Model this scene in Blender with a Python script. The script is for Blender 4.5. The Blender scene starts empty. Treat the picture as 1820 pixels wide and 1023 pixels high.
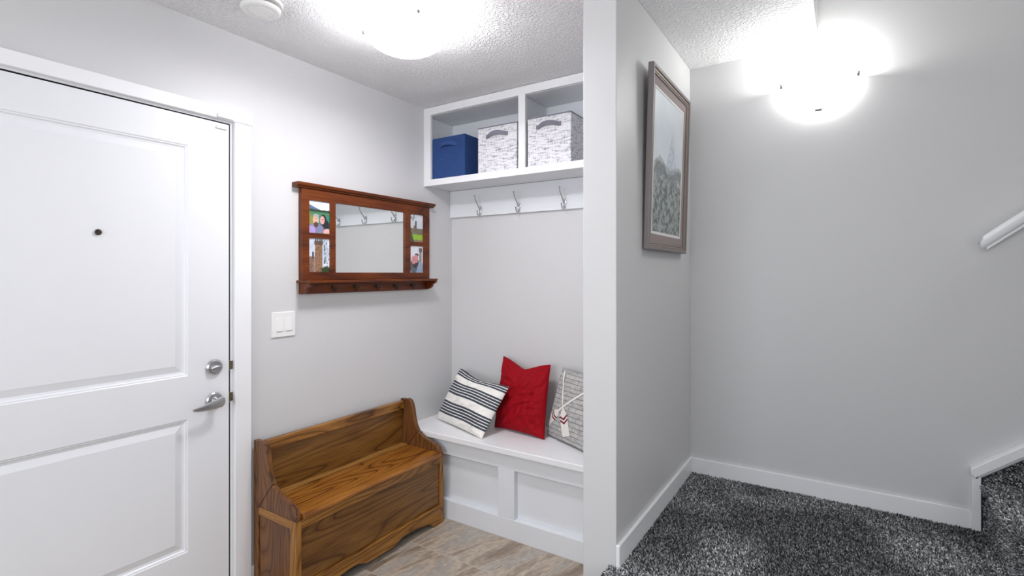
import bpy, bmesh, math, random
import numpy as np
from mathutils import Vector, Matrix
random.seed(7); rng = np.random.default_rng(7)
PI = math.pi
col = bpy.context.scene.collection
sc = bpy.context.scene

# ------------------------------------------------------------ camera, world, lights, exposure
CZ = 1.40
cam_d = bpy.data.cameras.new('camera'); cam_d.sensor_width = 36; cam_d.sensor_fit = 'HORIZONTAL'
cam_d.lens = 18.0; cam_d.shift_y = -26.5/1820; cam_d.clip_start = 0.02
cam = bpy.data.objects.new('camera', cam_d); col.objects.link(cam)
cam.location = (0, 0, CZ); cam.rotation_euler = (PI/2, 0, math.radians(32.8))
sc.camera = cam
sc.view_settings.view_transform = 'Standard'; sc.view_settings.look = 'None'
sc.view_settings.exposure = 0.2; sc.view_settings.gamma = 1.0
sc.cycles.caustics_reflective = False; sc.cycles.caustics_refractive = False
sc.cycles.max_bounces = 8; sc.cycles.diffuse_bounces = 5

world = bpy.data.worlds.new('world'); sc.world = world; world.use_nodes = True
world.node_tree.nodes['Background'].inputs[0].default_value = (0.92, 0.95, 1.0, 1)
world.node_tree.nodes['Background'].inputs[1].default_value = 1.6

def light(name, kind, loc, power, color=(1, 1, 1), size=0.1, rot=(0, 0, 0), sy=None):
    d = bpy.data.lights.new(name, kind); d.energy = power; d.color = color
    if kind == 'AREA':
        d.size = size
        if sy: d.shape = 'RECTANGLE'; d.size_y = sy
    else:
        d.shadow_soft_size = size
    o = bpy.data.objects.new(name, d); col.objects.link(o); o.location = loc; o.rotation_euler = rot
    return o
# photographer's flash held beside the camera
light('camera_flash', 'POINT', (0.02, -0.06, 1.84), 15, (0.985, 0.985, 1.0), 0.11)
# added fill lights out of view: behind, right of the camera and upstairs
light('entry_fill_light', 'AREA', (-1.05, -1.86, 1.45), 30, (0.90, 0.94, 1.0), 1.5, (-PI/2+PI, 0, 0), 1.3)
light('hall_fill_light', 'AREA', (1.10, 0.1, 1.5), 3.5, (0.93, 0.96, 1.0), 1.2, (0, PI/2, 0), 1.2)
light('upstairs_fill_light', 'AREA', (2.2, 2.1, 4.7), 32, (1.0, 1.0, 0.98), 1.0, (0, 0, 0), 0.8)  # added over the stairs, where no window is modelled
# bulbs of the two lamps in the picture
light('ceiling_lamp_bulb', 'POINT', (-1.46, 1.484, 2.335), 5, (0.98, 0.965, 1.0), 0.05)
light('ceiling_lamp_bowl_light', 'AREA', (-1.46, 1.484, 2.271), 9.5, (0.98, 0.965, 1.0), 0.20).data.shape = 'DISK'
light('wall_lamp_bulb', 'POINT', (-0.087, 2.620, 2.250), 8.5, (1.0, 1.0, 0.97), 0.03)

# ------------------------------------------------------------ material helpers
def newmat(name):
    m = bpy.data.materials.new(name); m.use_nodes = True
    nt = m.node_tree; return m, nt, nt.nodes['Principled BSDF']
def N(nt, t, **k):
    n = nt.nodes.new(t)
    for a, v in k.items(): setattr(n, a, v)
    return n
def L(nt, a, b): nt.links.new(a, b)
def plain(name, rgb, rough=0.5, metal=0.0, spec=0.5, bump=0, bscale=200, coat=0):
    m, nt, b = newmat(name)
    b.inputs['Base Color'].default_value = (*rgb, 1); b.inputs['Roughness'].default_value = rough
    b.inputs['Metallic'].default_value = metal; b.inputs['Specular IOR Level'].default_value = spec
    b.inputs['Coat Weight'].default_value = coat
    if bump:
        tc = N(nt, 'ShaderNodeTexCoord'); no = N(nt, 'ShaderNodeTexNoise'); no.inputs['Scale'].default_value = bscale
        no.inputs['Detail'].default_value = 2
        bp = N(nt, 'ShaderNodeBump'); bp.inputs['Strength'].default_value = bump; bp.inputs['Distance'].default_value = 0.002
        L(nt, tc.outputs['Object'], no.inputs['Vector']); L(nt, no.outputs[0], bp.inputs['Height']); L(nt, bp.outputs[0], b.inputs['Normal'])
    return m
def ramp(nt, stops, interp='LINEAR'):
    r = N(nt, 'ShaderNodeValToRGB'); e = r.color_ramp.elements; r.color_ramp.interpolation = interp
    while len(e) < len(stops): e.new(0.5)
    for i, (p, c) in enumerate(stops): e[i].position = p; e[i].color = (*c, 1)
    return r

WALL = plain('wall_paint', (0.62, 0.618, 0.622), 0.42, spec=0.4, bump=0.12, bscale=260)
WHITE = plain('white_trim_paint', (0.83, 0.835, 0.85), 0.32, spec=0.45)
DOORW = plain('white_door_paint', (0.77, 0.78, 0.805), 0.35, spec=0.45, bump=0.05, bscale=400)
CABW = plain('white_cabinet_paint', (0.76, 0.78, 0.81), 0.35, spec=0.4)
PLASTIC = plain('white_plastic', (0.80, 0.80, 0.79), 0.3)
NICKEL = plain('brushed_nickel', (0.55, 0.55, 0.56), 0.28, 1.0)
CHROME = plain('chrome', (0.62, 0.64, 0.66), 0.12, 1.0)
CLIPM = plain('satin_nickel_clip', (0.11, 0.11, 0.115), 0.55, 0.3)
DARKM = plain('dark_metal', (0.10, 0.085, 0.07), 0.35, 1.0)
BRASS = plain('dull_brass', (0.22, 0.19, 0.12), 0.4, 1.0)
GAP = plain('dark_gap', (0.03, 0.03, 0.032), 0.8)
SLOT = plain('grey_slot', (0.20, 0.20, 0.18), 0.7)
RUBBER = plain('dark_rubber', (0.02, 0.02, 0.02), 0.6)

def ceiling_mat():
    m, nt, b = newmat('knockdown_ceiling'); b.inputs['Base Color'].default_value = (0.84, 0.84, 0.845, 1)
    b.inputs['Roughness'].default_value = 0.8
    tc = N(nt, 'ShaderNodeTexCoord')
    v = N(nt, 'ShaderNodeTexNoise'); v.inputs['Scale'].default_value = 85; v.inputs['Detail'].default_value = 3
    v.inputs['Distortion'].default_value = 0.6
    r = ramp(nt, [(0.42, (0, 0, 0)), (0.60, (1, 1, 1))])
    bp = N(nt, 'ShaderNodeBump'); bp.inputs['Strength'].default_value = 0.85; bp.inputs['Distance'].default_value = 0.005
    L(nt, tc.outputs['Object'], v.inputs['Vector']); L(nt, v.outputs[0], r.inputs[0]); L(nt, r.outputs[0], bp.inputs['Height'])
    L(nt, bp.outputs[0], b.inputs['Normal']); return m
CEIL = ceiling_mat()

def wood(name, axis, dark, mid, light_, rough=0.3, seed=0.0, figure=1.0, sc_=1.0, coat=0.25):
    """oak or stained wood with the grain along the object's axis 0, 1 or 2"""
    m, nt, b = newmat(name)
    tc = N(nt, 'ShaderNodeTexCoord')
    mp = N(nt, 'ShaderNodeMapping'); mp.inputs['Location'].default_value = (seed*3.1, seed*1.7, seed*2.3)
    s = [1.0*sc_]*3; s[axis] = 0.16*sc_; mp.inputs['Scale'].default_value = s
    L(nt, tc.outputs['Object'], mp.inputs['Vector'])
    # cathedral figure: contour lines of a stretched low noise
    n1 = N(nt, 'ShaderNodeTexNoise'); n1.inputs['Scale'].default_value = 4.2; n1.inputs['Detail'].default_value = 1.6
    n1.inputs['Roughness'].default_value = 0.45; n1.inputs['Distortion'].default_value = 0.25
    L(nt, mp.outputs[0], n1.inputs['Vector'])
    mul = N(nt, 'ShaderNodeMath', operation='MULTIPLY'); mul.inputs[1].default_value = 24.0*figure; L(nt, n1.outputs[0], mul.inputs[0])
    fr = N(nt, 'ShaderNodeMath', operation='FRACT'); L(nt, mul.outputs[0], fr.inputs[0])
    rings = ramp(nt, [(0.0, (0.22,)*3), (0.09, (0.66,)*3), (0.5, (0.92,)*3), (0.90, (0.60,)*3), (1.0, (0.22,)*3)])
    L(nt, fr.outputs[0], rings.inputs[0])
    # pores
    mp2 = N(nt, 'ShaderNodeMapping'); s2 = [220.0*sc_]*3; s2[axis] = 7.0*sc_; mp2.inputs['Scale'].default_value = s2
    L(nt, tc.outputs['Object'], mp2.inputs['Vector'])
    n2 = N(nt, 'ShaderNodeTexNoise'); n2.inputs['Scale'].default_value = 1.0; n2.inputs['Detail'].default_value = 3
    L(nt, mp2.outputs[0], n2.inputs['Vector'])
    r2 = ramp(nt, [(0.36, (0.25,)*3), (0.52, (1,)*3)]); L(nt, n2.outputs[0], r2.inputs[0])
    mx = N(nt, 'ShaderNodeMath', operation='MULTIPLY'); L(nt, rings.outputs[0], mx.inputs[0])
    pw = N(nt, 'ShaderNodeMath', operation='MULTIPLY_ADD'); pw.inputs[1].default_value = 0.55; pw.inputs[2].default_value = 0.45
    L(nt, r2.outputs[0], pw.inputs[0]); L(nt, pw.outputs[0], mx.inputs[1])
    # broad tone variation
    n3 = N(nt, 'ShaderNodeTexNoise'); n3.inputs['Scale'].default_value = 9; n3.inputs['Detail'].default_value = 2
    L(nt, mp.outputs[0], n3.inputs['Vector'])
    ad = N(nt, 'ShaderNodeMath', operation='MULTIPLY_ADD'); ad.inputs[1].default_value = 0.7; L(nt, n3.outputs[0], ad.inputs[0])
    ad.inputs[2].default_value = -0.35
    sm = N(nt, 'ShaderNodeMath', operation='ADD'); L(nt, mx.outputs[0], sm.inputs[0]); L(nt, ad.outputs[0], sm.inputs[1])
    cr = ramp(nt, [(0.12, dark), (0.55, mid), (1.0, light_)]); L(nt, sm.outputs[0], cr.inputs[0])
    L(nt, cr.outputs[0], b.inputs['Base Color'])
    b.inputs['Roughness'].default_value = rough; b.inputs['Specular IOR Level'].default_value = 0.32
    b.inputs['Coat Weight'].default_value = coat*0.5; b.inputs['Coat Roughness'].default_value = 0.2
    bp = N(nt, 'ShaderNodeBump'); bp.inputs['Strength'].default_value = 0.25; bp.inputs['Distance'].default_value = 0.001
    L(nt, mx.outputs[0], bp.inputs['Height']); L(nt, bp.outputs[0], b.inputs['Normal'])
    return m
OD, OM, OL = (0.055, 0.018, 0.003), (0.23, 0.095, 0.017), (0.38, 0.175, 0.038)
OAK = [wood('golden_oak_%s' % 'xyz'[a], a, OD, OM, OL, 0.33, a) for a in range(3)]
OAKR = wood('golden_oak_rail', 1, (0.09, 0.032, 0.007), (0.29, 0.13, 0.028), (0.43, 0.21, 0.055), 0.33, 9.4, 0.7)
OAKF = wood('golden_oak_panel', 1, OD, (0.150, 0.064, 0.013), (0.230, 0.106, 0.024), 0.36, 4.2, 1.1, 0.85)
OAKP = wood('golden_oak_back_panel', 1, OD, (0.160, 0.069, 0.013), (0.245, 0.113, 0.025), 0.36, 8.7, 1.1, 0.85)
OAKL = wood('golden_oak_lid', 1, (0.08, 0.022, 0.003), (0.25, 0.088, 0.013), (0.38, 0.16, 0.028), 0.24, 6.1, 0.9, 1.0, 0.5)
OAKS = wood('golden_oak_side', 2, (0.034, 0.012, 0.005), (0.125, 0.047, 0.014), (0.20, 0.083, 0.025), 0.36, 3.3, 1.2)
CHD, CHM, CHL = (0.055, 0.011, 0.002), (0.105, 0.020, 0.0025), (0.175, 0.040, 0.004)
CHERRY = wood('cherry_stained_wood', 1, CHD, CHM, CHL, 0.38, 2.0, 0.35, 1.0, 0.08)
CHERRYZ = wood('cherry_stained_wood_upright', 2, CHD, CHM, CHL, 0.38, 5.0, 0.35, 1.0, 0.08)

def tile_mat():
    m, nt, b = newmat('stone_look_tile')
    tc = N(nt, 'ShaderNodeTexCoord')
    sep = N(nt, 'ShaderNodeSeparateXYZ'); L(nt, tc.outputs['Object'], sep.inputs[0])
    def cell(out, off, size):
        a = N(nt, 'ShaderNodeMath', operation='SUBTRACT'); a.inputs[1].default_value = off; L(nt, out, a.inputs[0])
        d = N(nt, 'ShaderNodeMath', operation='DIVIDE'); d.inputs[1].default_value = size; L(nt, a.outputs[0], d.inputs[0])
        f = N(nt, 'ShaderNodeMath', operation='FLOOR'); L(nt, d.outputs[0], f.inputs[0])
        fr = N(nt, 'ShaderNodeMath', operation='FRACT'); L(nt, d.outputs[0], fr.inputs[0])
        pp = N(nt, 'ShaderNodeMath', operation='PINGPONG'); pp.inputs[1].default_value = 0.5; L(nt, fr.outputs[0], pp.inputs[0])
        g = N(nt, 'ShaderNodeMath', operation='MULTIPLY'); g.inputs[1].default_value = size; L(nt, pp.outputs[0], g.inputs[0])
        return f.outputs[0], g.outputs[0]
    fx, gx = cell(sep.outputs['X'], -1.85-0.61*3, 0.61)
    fy, gy = cell(sep.outputs['Y'], 1.956-0.30*8, 0.300)
    mn = N(nt, 'ShaderNodeMath', operation='MINIMUM'); L(nt, gx, mn.inputs[0]); L(nt, gy, mn.inputs[1])
    gr = N(nt, 'ShaderNodeMath', operation='LESS_THAN'); gr.inputs[1].default_value = 0.0022; L(nt, mn.outputs[0], gr.inputs[0])
    # offset the veining per tile
    cmb = N(nt, 'ShaderNodeCombineXYZ'); L(nt, fx, cmb.inputs[0]); L(nt, fy, cmb.inputs[1])
    wn = N(nt, 'ShaderNodeTexWhiteNoise', noise_dimensions='3D'); L(nt, cmb.outputs[0], wn.inputs['Vector'])
    sc3 = N(nt, 'ShaderNodeVectorMath', operation='SCALE'); sc3.inputs['Scale'].default_value = 9.0; L(nt, wn.outputs['Color'], sc3.inputs[0])
    add = N(nt, 'ShaderNodeVectorMath', operation='ADD'); L(nt, tc.outputs['Object'], add.inputs[0]); L(nt, sc3.outputs[0], add.inputs[1])
    rot = N(nt, 'ShaderNodeMapping'); rot.inputs['Rotation'].default_value = (0, 0, math.radians(14.5)); L(nt, add.outputs[0], rot.inputs['Vector'])
    mp = N(nt, 'ShaderNodeMapping'); mp.inputs['Scale'].default_value = (1.0, 0.16, 1.0); L(nt, rot.outputs[0], mp.inputs['Vector'])
    v1 = N(nt, 'ShaderNodeTexNoise'); v1.inputs['Scale'].default_value = 9; v1.inputs['Detail'].default_value = 6; v1.inputs['Roughness'].default_value = 0.65
    v1.inputs['Distortion'].default_value = 0.5; L(nt, mp.outputs[0], v1.inputs['Vector'])
    c1 = ramp(nt, [(0.28, (0.17, 0.115, 0.075)), (0.40, (0.28, 0.22, 0.165)), (0.46, (0.38, 0.31, 0.245)), (0.49, (0.52, 0.43, 0.33)),
                   (0.53, (0.36, 0.32, 0.275)), (0.62, (0.44, 0.405, 0.36)), (0.75, (0.29, 0.255, 0.22))])
    L(nt, v1.outputs[0], c1.inputs[0])
    v2 = N(nt, 'ShaderNodeTexNoise'); v2.inputs['Scale'].default_value = 38; v2.inputs['Detail'].default_value = 5; v2.inputs['Roughness'].default_value = 0.7
    L(nt, add.outputs[0], v2.inputs['Vector'])
    c2 = ramp(nt, [(0.3, (0.80, 0.80, 0.80)), (0.7, (1.16, 1.155, 1.15))]); L(nt, v2.outputs[0], c2.inputs[0])
    mul = N(nt, 'ShaderNodeMix', data_type='RGBA', blend_type='MULTIPLY'); mul.inputs[0].default_value = 1
    L(nt, c1.outputs[0], mul.inputs[6]); L(nt, c2.outputs[0], mul.inputs[7])
    mix = N(nt, 'ShaderNodeMix', data_type='RGBA'); L(nt, gr.outputs[0], mix.inputs[0]); L(nt, mul.outputs[2], mix.inputs[6])
    mix.inputs[7].default_value = (0.52, 0.46, 0.39, 1)
    L(nt, mix.outputs[2], b.inputs['Base Color']); b.inputs['Roughness'].default_value = 0.42
    inv = N(nt, 'ShaderNodeMath', operation='SUBTRACT'); inv.inputs[0].default_value = 1; L(nt, gr.outputs[0], inv.inputs[1])
    bp = N(nt, 'ShaderNodeBump'); bp.inputs['Strength'].default_value = 0.5; bp.inputs['Distance'].default_value = 0.001
    L(nt, inv.outputs[0], bp.inputs['Height']); L(nt, bp.outputs[0], b.inputs['Normal'])
    return m
TILE = tile_mat()

def attr_mat(name, rough=0.6, attr='col', spec=0.3, coat=0.0, bump=0, bscale=900):
    m, nt, b = newmat(name); a = N(nt, 'ShaderNodeAttribute', attribute_name=attr)
    L(nt, a.outputs['Color'], b.inputs['Base Color']); b.inputs['Roughness'].default_value = rough
    b.inputs['Specular IOR Level'].default_value = spec; b.inputs['Coat Weight'].default_value = coat; b.inputs['Coat Roughness'].default_value = 0.05
    if bump:
        tc = N(nt, 'ShaderNodeTexCoord'); no = N(nt, 'ShaderNodeTexNoise'); no.inputs['Scale'].default_value = bscale
        bp = N(nt, 'ShaderNodeBump'); bp.inputs['Strength'].default_value = bump; bp.inputs['Distance'].default_value = 0.001
        L(nt, tc.outputs['Object'], no.inputs['Vector']); L(nt, no.outputs[0], bp.inputs['Height']); L(nt, bp.outputs[0], b.inputs['Normal'])
    return m

# ------------------------------------------------------------ mesh helpers
class MB:
    """collects shapes in world coordinates; build() links them as one mesh object"""
    def __init__(s): s.v = []; s.f = []
    def add(s, vs, fs):
        o = len(s.v); s.v += [tuple(p) for p in vs]; s.f += [tuple(i+o for i in f) for f in fs]; return s
    def box(s, x0, x1, y0, y1, z0, z1):
        v = [(x, y, z) for z in (z0, z1) for y in (y0, y1) for x in (x0, x1)]
        return s.add(v, [(0, 2, 3, 1), (4, 5, 7, 6), (0, 1, 5, 4), (2, 6, 7, 3), (0, 4, 6, 2), (1, 3, 7, 5)])
    def prism(s, pts, a0, a1, axis):
        """polygon pts (two coordinates, in xyz order without axis) extruded along axis"""
        n = len(pts)
        def p(q, a):
            q = list(q); q.insert(axis, a); return tuple(q)
        v = [p(q, a0) for q in pts] + [p(q, a1) for q in pts]
        f = [tuple(range(n)), tuple(range(2*n-1, n-1, -1))] + [(i, i+n, (i+1) % n+n, (i+1) % n) for i in range(n)]
        return s.add(v, f)
    def tube(s, path, r, n=12, caps=True):
        P = [Vector(p) for p in path]; rs = r if hasattr(r, '__len__') else [r]*len(P)
        t0 = (P[1]-P[0]).normalized(); up = Vector((0, 0, 1)) if abs(t0.z) < 0.9 else Vector((1, 0, 0))
        nx = t0.cross(up).normalized(); vs = []
        for i, p in enumerate(P):
            t = (P[min(i+1, len(P)-1)]-P[max(i-1, 0)]).normalized()
            nx = (nx - t*nx.dot(t)).normalized(); ny = t.cross(nx)
            vs += [p + (nx*math.cos(2*PI*k/n)+ny*math.sin(2*PI*k/n))*rs[i] for k in range(n)]
        fs = [(i*n+k, i*n+(k+1) % n, (i+1)*n+(k+1) % n, (i+1)*n+k) for i in range(len(P)-1) for k in range(n)]
        if caps: fs += [tuple(range(n-1, -1, -1)), tuple(range((len(P)-1)*n, len(P)*n))]
        return s.add(vs, fs)
    def lathe(s, prof, center, axis=(0, 0, 1), n=40):
        """prof: (radius, height along axis)"""
        A = Vector(axis).normalized(); u = A.orthogonal().normalized(); w = A.cross(u); c = Vector(center); vs = []
        for r, h in prof:
            vs += [c + A*h + (u*math.cos(2*PI*k/n)+w*math.sin(2*PI*k/n))*max(r, 1e-5) for k in range(n)]
        fs = [(i*n+k, i*n+(k+1) % n, (i+1)*n+(k+1) % n, (i+1)*n+k) for i in range(len(prof)-1) for k in range(n)]
        fs += [tuple(range(n-1, -1, -1)), tuple(range((len(prof)-1)*n, len(prof)*n))]
        return s.add(vs, fs)
    def holes(s, x0, x1, y0, y1, z0, z1, hs):
        """board normal to x with rectangular holes (ya, yb, za, zb)"""
        ys = sorted({y0, y1, *[h[0] for h in hs], *[h[1] for h in hs]}); zs = sorted({z0, z1, *[h[2] for h in hs], *[h[3] for h in hs]})
        bm = bmesh.new(); vd = {}
        def V(x, y, z):
            k = (x, round(y, 5), round(z, 5))
            if k not in vd: vd[k] = bm.verts.new((x, y, z))
            return vd[k]
        def solid(i, j):
            if i < 0 or j < 0 or i >= len(ys)-1 or j >= len(zs)-1: return False
            cy, cz = (ys[i]+ys[i+1])/2, (zs[j]+zs[j+1])/2
            return not any(a < cy < b and c < cz < d for a, b, c, d in hs)
        for i in range(len(ys)-1):
            for j in range(len(zs)-1):
                if not solid(i, j): continue
                a, b, c, d = ys[i], ys[i+1], zs[j], zs[j+1]
                for x in (x0, x1):
                    bm.faces.new([V(x, a, c), V(x, b, c), V(x, b, d), V(x, a, d)])
                if not solid(i-1, j): bm.faces.new([V(x0, a, c), V(x1, a, c), V(x1, a, d), V(x0, a, d)])
                if not solid(i+1, j): bm.faces.new([V(x0, b, c), V(x1, b, c), V(x1, b, d), V(x0, b, d)])
                if not solid(i, j-1): bm.faces.new([V(x0, a, c), V(x1, a, c), V(x1, b, c), V(x0, b, c)])
                if not solid(i, j+1): bm.faces.new([V(x0, a, d), V(x1, a, d), V(x1, b, d), V(x0, b, d)])
        bm.verts.index_update(); s.add([v.co[:] for v in bm.verts], [[v.index for v in f.verts] for f in bm.faces]); bm.free()
        return s
    def build(s, name, mat, parent=None, bevel=0, smooth=True, xf=None):
        org = Vector(parent['_o']) if parent and '_o' in parent else Vector((0, 0, 0))
        me = bpy.data.meshes.new(name); me.from_pydata([tuple(Vector(v)-org) for v in s.v], [], s.f)
        bm = bmesh.new(); bm.from_mesh(me); bmesh.ops.recalc_face_normals(bm, faces=bm.faces); bm.to_mesh(me); bm.free()
        if xf: me.transform(xf)
        me.materials.append(mat)
        if smooth:
            me.polygons.foreach_set('use_smooth', [True]*len(me.polygons)); me.set_sharp_from_angle(angle=math.radians(32))
        o = bpy.data.objects.new(name, me); col.objects.link(o)
        if parent is not None:
            o.parent = parent; o['_o'] = tuple(org)
        if bevel:
            b = o.modifiers.new('bevel', 'BEVEL'); b.width = bevel; b.segments = 2; b.limit_method = 'ANGLE'; b.angle_limit = math.radians(40)
            w_ = o.modifiers.new('weighted_normal', 'WEIGHTED_NORMAL'); w_.keep_sharp = True
        return o
def tag(o, label=None, cat=None, group=None, kind=None):
    for k, v in (('label', label), ('category', cat), ('group', group), ('kind', kind)):
        if v: o[k] = v
    return o
def thing(name, loc, label, cat, group=None):
    o = bpy.data.objects.new(name, None); col.objects.link(o); o.location = loc; o.empty_display_size = 0.05
    o['_o'] = tuple(loc); return tag(o, label, cat, group)
def struct(name, mb, mat, parent=None, bevel=0):
    o = mb.build(name, mat, parent, bevel); o['kind'] = 'structure'; return o
def copy_tree(o, parent=None):
    c = o.copy(); col.objects.link(c)
    if parent is not None: c.parent = parent
    for ch in list(o.children): copy_tree(ch, c)
    return c
def grid_mesh(name, P, colors, mat, parent=None, uv=False, close=False):
    """P: (h, w, 3) array of points; colors: (h, w, 3) or None"""
    h, w, _ = P.shape; org = np.array(parent['_o']) if parent is not None else np.zeros(3)
    me = bpy.data.meshes.new(name)
    idx = np.arange(h*w).reshape(h, w)
    F = np.stack([idx[:-1, :-1], idx[:-1, 1:], idx[1:, 1:], idx[1:, :-1]], -1).reshape(-1, 4)
    me.from_pydata((P.reshape(-1, 3)-org).tolist(), [], F.tolist())
    if colors is not None:
        a = me.color_attributes.new('col', 'FLOAT_COLOR', 'POINT')
        c = np.ones((h*w, 4), np.float32); c[:, :3] = colors.reshape(-1, 3); a.data.foreach_set('color', c.ravel())
    me.polygons.foreach_set('use_smooth', [True]*len(me.polygons)); me.materials.append(mat)
    o = bpy.data.objects.new(name, me); col.objects.link(o)
    if parent is not None: o.parent = parent; o['_o'] = parent['_o']
    return o
def lin(c): c = np.asarray(c, float)/255.0; return np.where(c <= 0.04045, c/12.92, ((c+0.055)/1.055)**2.4)
def vnoise(u, v, seed=0, octs=4, stretch=(1, 1)):
    """value noise on arrays u, v"""
    out = np.zeros_like(u, float); amp = 1; tot = 0; r = np.random.default_rng(seed)
    for k in range(octs):
        T = r.random((64, 64)); x = u*stretch[0]*2**k; y = v*stretch[1]*2**k
        xi = np.floor(x).astype(int); yi = np.floor(y).astype(int); fx = x-xi; fy = y-yi
        fx = fx*fx*(3-2*fx); fy = fy*fy*(3-2*fy)
        a = T[yi % 64, xi % 64]; b = T[yi % 64, (xi+1) % 64]; c = T[(yi+1) % 64, xi % 64]; d = T[(yi+1) % 64, (xi+1) % 64]
        out += amp*((a*(1-fx)+b*fx)*(1-fy)+(c*(1-fx)+d*fx)*fy); tot += amp; amp *= 0.55
    return out/tot

# ------------------------------------------------------------ the shell
XW, YB, ZC, ZL = -2.2145, 2.685, 2.435, 0.395      # left wall, back wall, ceiling, landing
PX0, PX1, PY = -0.775, -0.650, 1.669               # partition
XE = -0.092                                        # edge of the stairwell opening
D0, D1, DZ = 0.270, 1.190, 2.035                   # door opening
struct('floor', MB().box(XW-0.15, 1.4, -2.1, YB+0.15, -0.10, 0.0), TILE)
mb = MB().holes(XW-0.15, XW, -2.1, YB+0.15, 0, 5.2, [(D0-0.022, D1+0.021, -0.001, DZ+0.020)])
struct('wall_left', mb, WALL)
mb = MB().box(XW, 4.2, YB, YB+0.15, 0, 5.2); struct('wall_back', mb, WALL)
struct('wall_partition', MB().box(PX0, PX1, PY, YB, 0, ZC), WALL, bevel=0.003)
mb = MB().box(XW, XE-0.001, -2.1, YB, ZC, ZC+0.30).box(XE, 1.4, -2.1, 1.15, ZC, ZC+0.30)
struct('ceiling', mb, CEIL)
# drywall bulkhead faces round the stairwell opening
struct('wall_stairwell', MB().box(XE-0.10, XE, 1.15, YB, ZC+0.001, 5.2).box(XE, 4.2, 1.05, 1.15, ZC+0.30, 5.2), WALL)
struct('ceiling_upstairs', MB().box(XE-0.1, 4.2, 1.05, YB, 5.2, 5.3), CEIL)
# unseen room end and hall wall, each with a window added for light
def wall_y_with_hole(name, x0, x1, y0, y1, z1, hole):
    a, b, c, d = hole
    struct(name, MB().box(x0, a, y0, y1, 0, z1).box(b, x1, y0, y1, 0, z1).box(a, b, y0, y1, 0, c).box(a, b, y0, y1, d, z1), WALL)
wall_y_with_hole('wall_rear', XW, 1.4, -2.1, -1.95, ZC, (-1.85, -0.25, 0.75, 2.15))
struct('wall_right', MB().holes(1.25, 1.40, -1.95, 1.58, 0, ZC+0.3, [(-0.6, 0.8, 0.85, 2.15)]), WALL)
struct('wall_stair_side', MB().box(1.25, 4.2, 1.50, 1.58, 0, 5.2).box(4.2, 4.3, 1.5, YB, 0, 5.2), WALL)
w1 = struct('added_window_1', MB().box(-1.85, -1.79, -2.03, -1.98, 0.75, 2.15).box(-0.31, -0.25, -2.03, -1.98, 0.75, 2.15)
       .box(-1.79, -0.31, -2.03, -1.98, 0.75, 0.81).box(-1.79, -0.31, -2.03, -1.98, 2.09, 2.15).box(-1.07, -1.03, -2.03, -1.98, 0.81, 2.09), WHITE)  # unseen window, added to let light into the entry
w2 = struct('added_window_2', MB().box(1.30, 1.35, -0.6, -0.55, 0.85, 2.15).box(1.30, 1.35, 0.75, 0.8, 0.85, 2.15)
       .box(1.30, 1.35, -0.55, 0.75, 0.85, 0.90).box(1.30, 1.35, -0.55, 0.75, 2.10, 2.15), WHITE)  # unseen window, added to light the hall side

# baseboards
BT = 0.013
struct('baseboard_left', MB().box(XW, XW+BT, 1.281, 2.257, 0, 0.10), WHITE, bevel=0.002)
struct('baseboard_partition', MB().box(PX1, PX1+BT, PY-0.004, YB, ZL-0.02, 0.468), WHITE, bevel=0.0015)
struct('baseboard_back', MB().box(PX1+BT, 0.428, YB-BT, YB, ZL-0.02, 0.466), WHITE, bevel=0.0015)

# ------------------------------------------------------------ entry door
door = struct('door_1', MB().box(XW-0.044, XW-0.030, D0, D1, 0.008, DZ), DOORW); door['_o'] = (0, 0, 0)
PY0, PY1 = 0.433, 1.027
PAN = [(PY0, PY1, 0.985, 1.916), (PY0, PY1, 0.277, 0.812)]
df = MB().holes(XW-0.030, XW, D0, D1, 0.008, DZ, PAN)
df.build('door_face', DOORW, door)
for (a, b, c, d) in PAN:
    prof = [(0, 0), (0.004, 0.0035), (0.0075, 0.0035), (0.012, 0.009), (0.020, 0.0105), (0.046, 0.003), (0.050, 0.003), (0.2, 0.003)]
    vs = []; fs = []
    for ins, dep in prof[:-1]:
        vs += [(XW-dep, a+ins, c+ins), (XW-dep, b-ins, c+ins), (XW-dep, b-ins, d-ins), (XW-dep, a+ins, d-ins)]
    for i in range(len(prof)-2):
        for k in range(4): fs.append((i*4+k, i*4+(k+1) % 4, (i+1)*4+(k+1) % 4, (i+1)*4+k))
    i = (len(prof)-2)*4; fs.append((i, i+1, i+2, i+3))
    MB().add(vs, fs).build('door_panel', DOORW, door, smooth=False)
MB().lathe([(0.0105, 0), (0.0105, 0.003), (0.008, 0.0045), (0.006, 0.003)], (XW, 0.730, 1.545), (1, 0, 0), 24).build('peephole', DARKM, door)
db = MB().lathe([(0.033, 0), (0.033, 0.006), (0.028, 0.013), (0.024, 0.0145), (0.019, 0.0135)], (XW, 1.128, 1.006), (1, 0, 0)).build('deadbolt', NICKEL, door)
tt = MB()
for k in range(9):
    pass
pts = [(-0.021, -0.0035), (0.0, -0.008), (0.021, -0.0035), (0.021, 0.0035), (0.0, 0.008), (-0.021, 0.0035)]
ca, sa = math.cos(math.radians(6)), math.sin(math.radians(6))
tt.prism([(1.128+y*ca-z*sa, 1.006+y*sa+z*ca) for y, z in pts], XW+0.012, XW+0.026, 0)
tt.build('thumb_turn', NICKEL, db, 0.003)
lr = MB().lathe([(0.033, 0), (0.033, 0.005), (0.028, 0.010), (0.015, 0.012), (0.012, 0.040), (0.013, 0.048)], (XW, 1.128, 0.868), (1, 0, 0)).build('lever_rose', NICKEL, door)
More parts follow.
